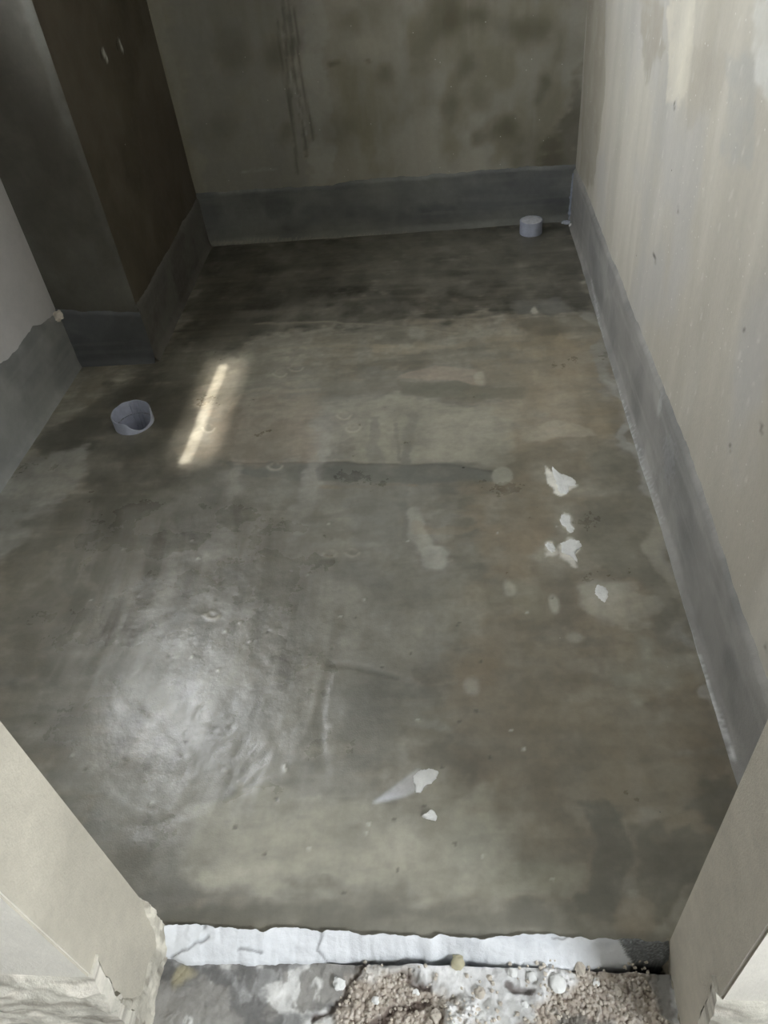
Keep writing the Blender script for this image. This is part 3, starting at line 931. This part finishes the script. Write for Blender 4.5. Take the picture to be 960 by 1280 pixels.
P2 = hit((664, 293), (0, 0, 0), np.array([0, 0, 1.]))
R2 = .0445
pc = bpy.data.objects.new('drain_pipe', None)
COL.objects.link(pc)
pc.location = (P2[0], P2[1] + .02, 0)
tag(pc, 'plugged grey drain pipe stub in the back right corner', 'pipe', 'drain pipe stubs in the floor')
pipe_part('pipe_wall', pc, M_PIPE, 0, 0, R2, R2 - .004, -.01, lambda a: .051 + .0008 * math.sin(2 * a + 1))
bm = bmesh.new()
c = bm.verts.new((0, 0, .0545))
prev = None
for j, (rf, zz) in enumerate(((.5, .0545), (.8, .053), (.98, .0505))):
    ring = [bm.verts.new(((R2 - .001) * rf * math.cos(2 * math.pi * k / 40), (R2 - .001) * rf * math.sin(2 * math.pi * k / 40),
                          zz + .0007 * math.sin(3 * 2 * math.pi * k / 40 + j) + random.uniform(-.001, .001))) for k in range(40)]
    for k in range(40):
        if prev is None:
            bm.faces.new((c, ring[k], ring[(k + 1) % 40]))
        else:
            bm.faces.new((prev[k], ring[k], ring[(k + 1) % 40], prev[(k + 1) % 40]))
    prev = ring
obj_bm('plug', bm, M_CAP, pc, True)


# ------------------------------------------------------------------ mortar splashes, chips and crumbs
def floor_z(x, y):
    k = np.argmin((fl.u - (x - XL)) ** 2 + (fl.v - (y + 2.715)) ** 2)
    return float(fl.h[k])


def splat(px_pts, label, thick=.004, cat='mortar stain', group=None, mat=None, rag=.006, name='mortar_splash'):
    """a thin ragged cake of mortar: outline from floor points, domed towards its middle"""
    P = np.array([hit(q, (0, 0, 0), np.array([0, 0, 1.]))[:2] for q in px_pts])
    seed = random.randint(0, 200)
    O = []
    n = len(P)
    for i in range(n):
        a, b, c_, d = P[i - 1], P[i], P[(i + 1) % n], P[(i + 2) % n]
        for k in range(12):
            t = k / 12
            O.append(.5 * ((2 * b) + (-a + c_) * t + (2 * a - 5 * b + 4 * c_ - d) * t * t + (-a + 3 * b - 3 * c_ + d) * t ** 3))
    O = np.array(O)
    cen = O.mean(0)
    rad = O - cen
    L = np.linalg.norm(rad, axis=1)
    arc = np.cumsum(np.linalg.norm(np.diff(O, axis=0, append=O[:1]), axis=1))
    O = cen + rad * (1 + (fbm(arc * 160, arc * 0 + seed, 5, 3) - .5)[:, None] * rag * 2.2 / max(L.mean(), .01))
    z0 = floor_z(*cen)
    bm = bmesh.new()
    rings = []
    for s_, zf in ((1.0, -.35), (.97, .35), (.82, .8), (.6, 1.0), (.3, .95)):
        rings.append([bm.verts.new((cen[0] + (q[0] - cen[0]) * s_, cen[1] + (q[1] - cen[1]) * s_, z0 + thick * zf * float(.5 + fbm(np.array([q[0] * 90]), np.array([q[1] * 90 + s_]), 3, 4)[0]))) for i, q in enumerate(O)])
    N_ = len(O)
    for A, B in zip(rings, rings[1:]):
        for k in range(N_):
            bm.faces.new((A[k], A[(k + 1) % N_], B[(k + 1) % N_], B[k]))
    cv = bm.verts.new((cen[0], cen[1], z0 + thick))
    for k in range(N_):
        bm.faces.new((rings[-1][k], rings[-1][(k + 1) % N_], cv))
    bm.faces.new([rings[0][k] for k in range(N_)][::-1])
    bm.normal_update()
    o = obj_bm(name, bm, mat or M_MORTAR, None, True)
    return tag(o, label, cat, group)


GS = 'white mortar splashes on the floor'
splat([(690, 585), (700, 592), (714, 597), (720, 606), (712, 610), (708, 618), (699, 616), (695, 603)], 'star shaped white mortar splash, farthest of the row on the right', .0018, group=GS)
splat([(703, 643), (712, 645), (714, 655), (719, 662), (713, 667), (707, 659), (701, 653)], 'small white mortar splash in the middle of the row on the right', .0016, group=GS)
splat([(701, 680), (711, 674), (723, 676), (727, 683), (719, 691), (723, 703), (713, 695), (703, 690)], 'broad white mortar splash with a tail, nearest of the row on the right', .0018, group=GS)
splat([(683, 680), (690, 679), (695, 686), (690, 691), (685, 687)], 'tiny pale mortar splash left of the broad white one', .002, group=GS)
splat([(516, 972), (524, 965), (534, 961), (547, 962), (549, 969), (541, 979), (531, 983), (527, 990), (520, 992), (519, 983)], 'white smear of wet mortar with a streaked tail on the near floor', .003, group=GS, rag=.004)
splat([(528, 1021), (534, 1016), (540, 1013), (546, 1019), (545, 1026), (537, 1025)], 'small white mortar chip just below the white smear', .006, group=GS, rag=.002)
splat([(746, 733), (754, 732), (760, 740), (758, 752), (750, 750), (744, 741)], 'oval white mortar splash beside a cloudy pale stain', .002, group=GS)


def lump(p, r, label, cat, mat, name='mortar_lump', group=None, squash=.7, seed=0, stretch=(1, 1)):
    bm = bmesh.new()
    bmesh.ops.create_icosphere(bm, subdivisions=3, radius=1)
    for w in bm.verts:
        c_ = w.co
        k = .35 + 1.1 * (fbm(np.array([c_.x * 1.6 + c_.z + seed]), np.array([c_.y * 1.6 - c_.z * 1.3 + seed]), 4, seed)[0])
        w.co = Vector((c_.x * r * k * stretch[0], c_.y * r * k * stretch[1], c_.z * r * k * squash))
    zmin = min(w.co.z for w in bm.verts)
    for w in bm.verts:
        w.co.z -= zmin
    o = obj_bm(name, bm, mat, None, True)
    o.location = p
    return tag(o, label, cat, group)


# debris in the back right corner
lump((-.030, -.050, 0), .018, 'shiny pale debris scrap on the floor of the back right corner', 'debris', M_GLINT, 'debris_scrap', 'scraps in the back right corner', .5, 3, (1.4, .7))
lump((-.012, -.075, 0), .010, 'tiny white crumb nearest the right skirting in the back corner', 'debris', M_MORTAR, 'debris_scrap', 'scraps in the back right corner', .7, 5)
bm = bmesh.new()
prof = 60
cols_ = []
for i in range(prof):
    z = .002 + .185 * i / (prof - 1)
    ww = (.010 * (1 - i / (prof - 1)) + .004) * (.4 + 1.1 * fbm(np.array([i * .35]), np.array([2.2]), 4, 3)[0])
    cols_.append([bm.verts.new((-.009 - ww, -.004, z)), bm.verts.new((-.009 - ww * .45, -.008 - ww * .5 * (.5 + TAB[i, 9]), z)), bm.verts.new((-.005, -.010 - ww, z))])
for A, B in zip(cols_, cols_[1:]):
    for k in range(2):
        bm.faces.new((A[k], B[k], B[k + 1], A[k + 1]))
tag(obj_bm('mortar_fillet', bm, cement('bluish_mortar', base=(140, 146, 158), var=.3, bump=.6, bscale=150, rough=(.35, .6)), smooth=True), 'ragged bluish mortar smear up the back right corner', 'mortar')

# knob of mortar where left wall, pier and skirting meet
q = hit((67, 396), (0, PF[1] - .008, 0), np.array([0, 1., 0]))
lump((XL + .010, PF[1] - .020, q[2] - .01), .019, 'crumbly mortar knob at the foot of the left wall corner', 'mortar', M_CRUMB, 'mortar_lump', None, .9, 8)

# lumps and crumbs on the sill
def sill_z(x, y):
    k = np.argmin((sl.u - (x - DL + .01)) ** 2 + (sl.v - (y + 3.02)) ** 2)
    return float(sl.h[k]) - .034


def sill_at(px):
    z = -.025
    for _ in range(3):
        p = hit(px, (0, 0, z), np.array([0, 0, 1.]))
        z = sill_z(p[0], p[1])
    return (p[0], p[1], z)


p = sill_at((696, 1230))
lump((p[0], p[1], p[2] - .004), .0125, 'round white mortar disc on the sill rubble', 'mortar', M_MORTAR, 'mortar_lump', None, .55, 2)
p = sill_at((725, 1212))
lump((p[0], p[1], p[2] - .004), .010, 'pale oval pebble just below the white floor edge on the right', 'pebble', M_CRUMB, 'pebble', None, .8, 4, (.8, 1.2))
p = sill_at((572, 1203))
lump((p[0], p[1], p[2] - .006), .011, 'yellowish stone wedged under the white floor edge', 'stone', cement('yellow_stone', base=(178, 172, 146), var=.12), 'stone', None, .6, 6)
p = sill_at((425, 1232))
lump((p[0], p[1], p[2] - .003), .010, 'white mortar crumb at the left end of the brown rubble', 'mortar', M_MORTAR, 'mortar_lump', None, .8, 9)
GL = 'loose mortar lumps on the door sill'
for k, (px, lab) in enumerate((((612, 1222), 'powdery white lump at the left of the white powder patch'),
                               ((640, 1216), 'small white lump in the powder close under the white floor edge'),
                               ((664, 1222), 'small pale lump just left of the round white disc'),
                               ((600, 1242), 'white lump where the powder meets the middle brown rubble'),
                               ((655, 1256), 'white lump at the near side of the powder patch'),
                               ((745, 1228), 'small pale lump on brown rubble right of the round disc'),
                               ((772, 1240), 'rightmost loose lump on the brown rubble'),
                               ((470, 1250), 'leftmost loose lump on the middle brown rubble'),
                               ((520, 1240), 'loose lump in the centre of the middle brown rubble'),
                               ((545, 1270), 'loose lump nearest the bottom edge in the middle rubble'))):
    p = sill_at(px)
    lump((p[0], p[1], p[2] - .004), (.005 + .004 * TAB[k, 3]), lab, 'mortar', M_MORTAR if k % 3 else M_CRUMB, 'mortar_lump', GL, .8, 20 + k)

# uncountable fine crumbs
bm = bmesh.new()
n_ = 0
while n_ < 900:
    px = (rng.uniform(210, 850), rng.uniform(1198, 1300))
    x, y, z = sill_at(px) if n_ % 1 == 0 else (0, 0, 0)
    gk = np.argmin((sl.u - (x - DL + .01)) ** 2 + (sl.v - (y + 3.02)) ** 2)
    n_ += 1
    if g[gk] + .35 * powder[gk] < rng.random() * .9 or not (DL + .01 < x < DR - .01):
        continue
    r = rng.uniform(.0012, .0036)
    ret = bmesh.ops.create_icosphere(bm, subdivisions=1, radius=r, matrix=Matrix.Translation((x, y, z + r * .3)) @ Matrix.Rotation(rng.uniform(0, 3), 4, (1, .4, .2)))
    for w in ret['verts']:
        w.co += Vector(rng.uniform(-.25, .25, 3) * r)
tag(obj_bm('mortar_crumbs', bm, M_CRUMB), 'fine sandy mortar crumbs scattered over the door sill', 'rubble', kind='stuff')
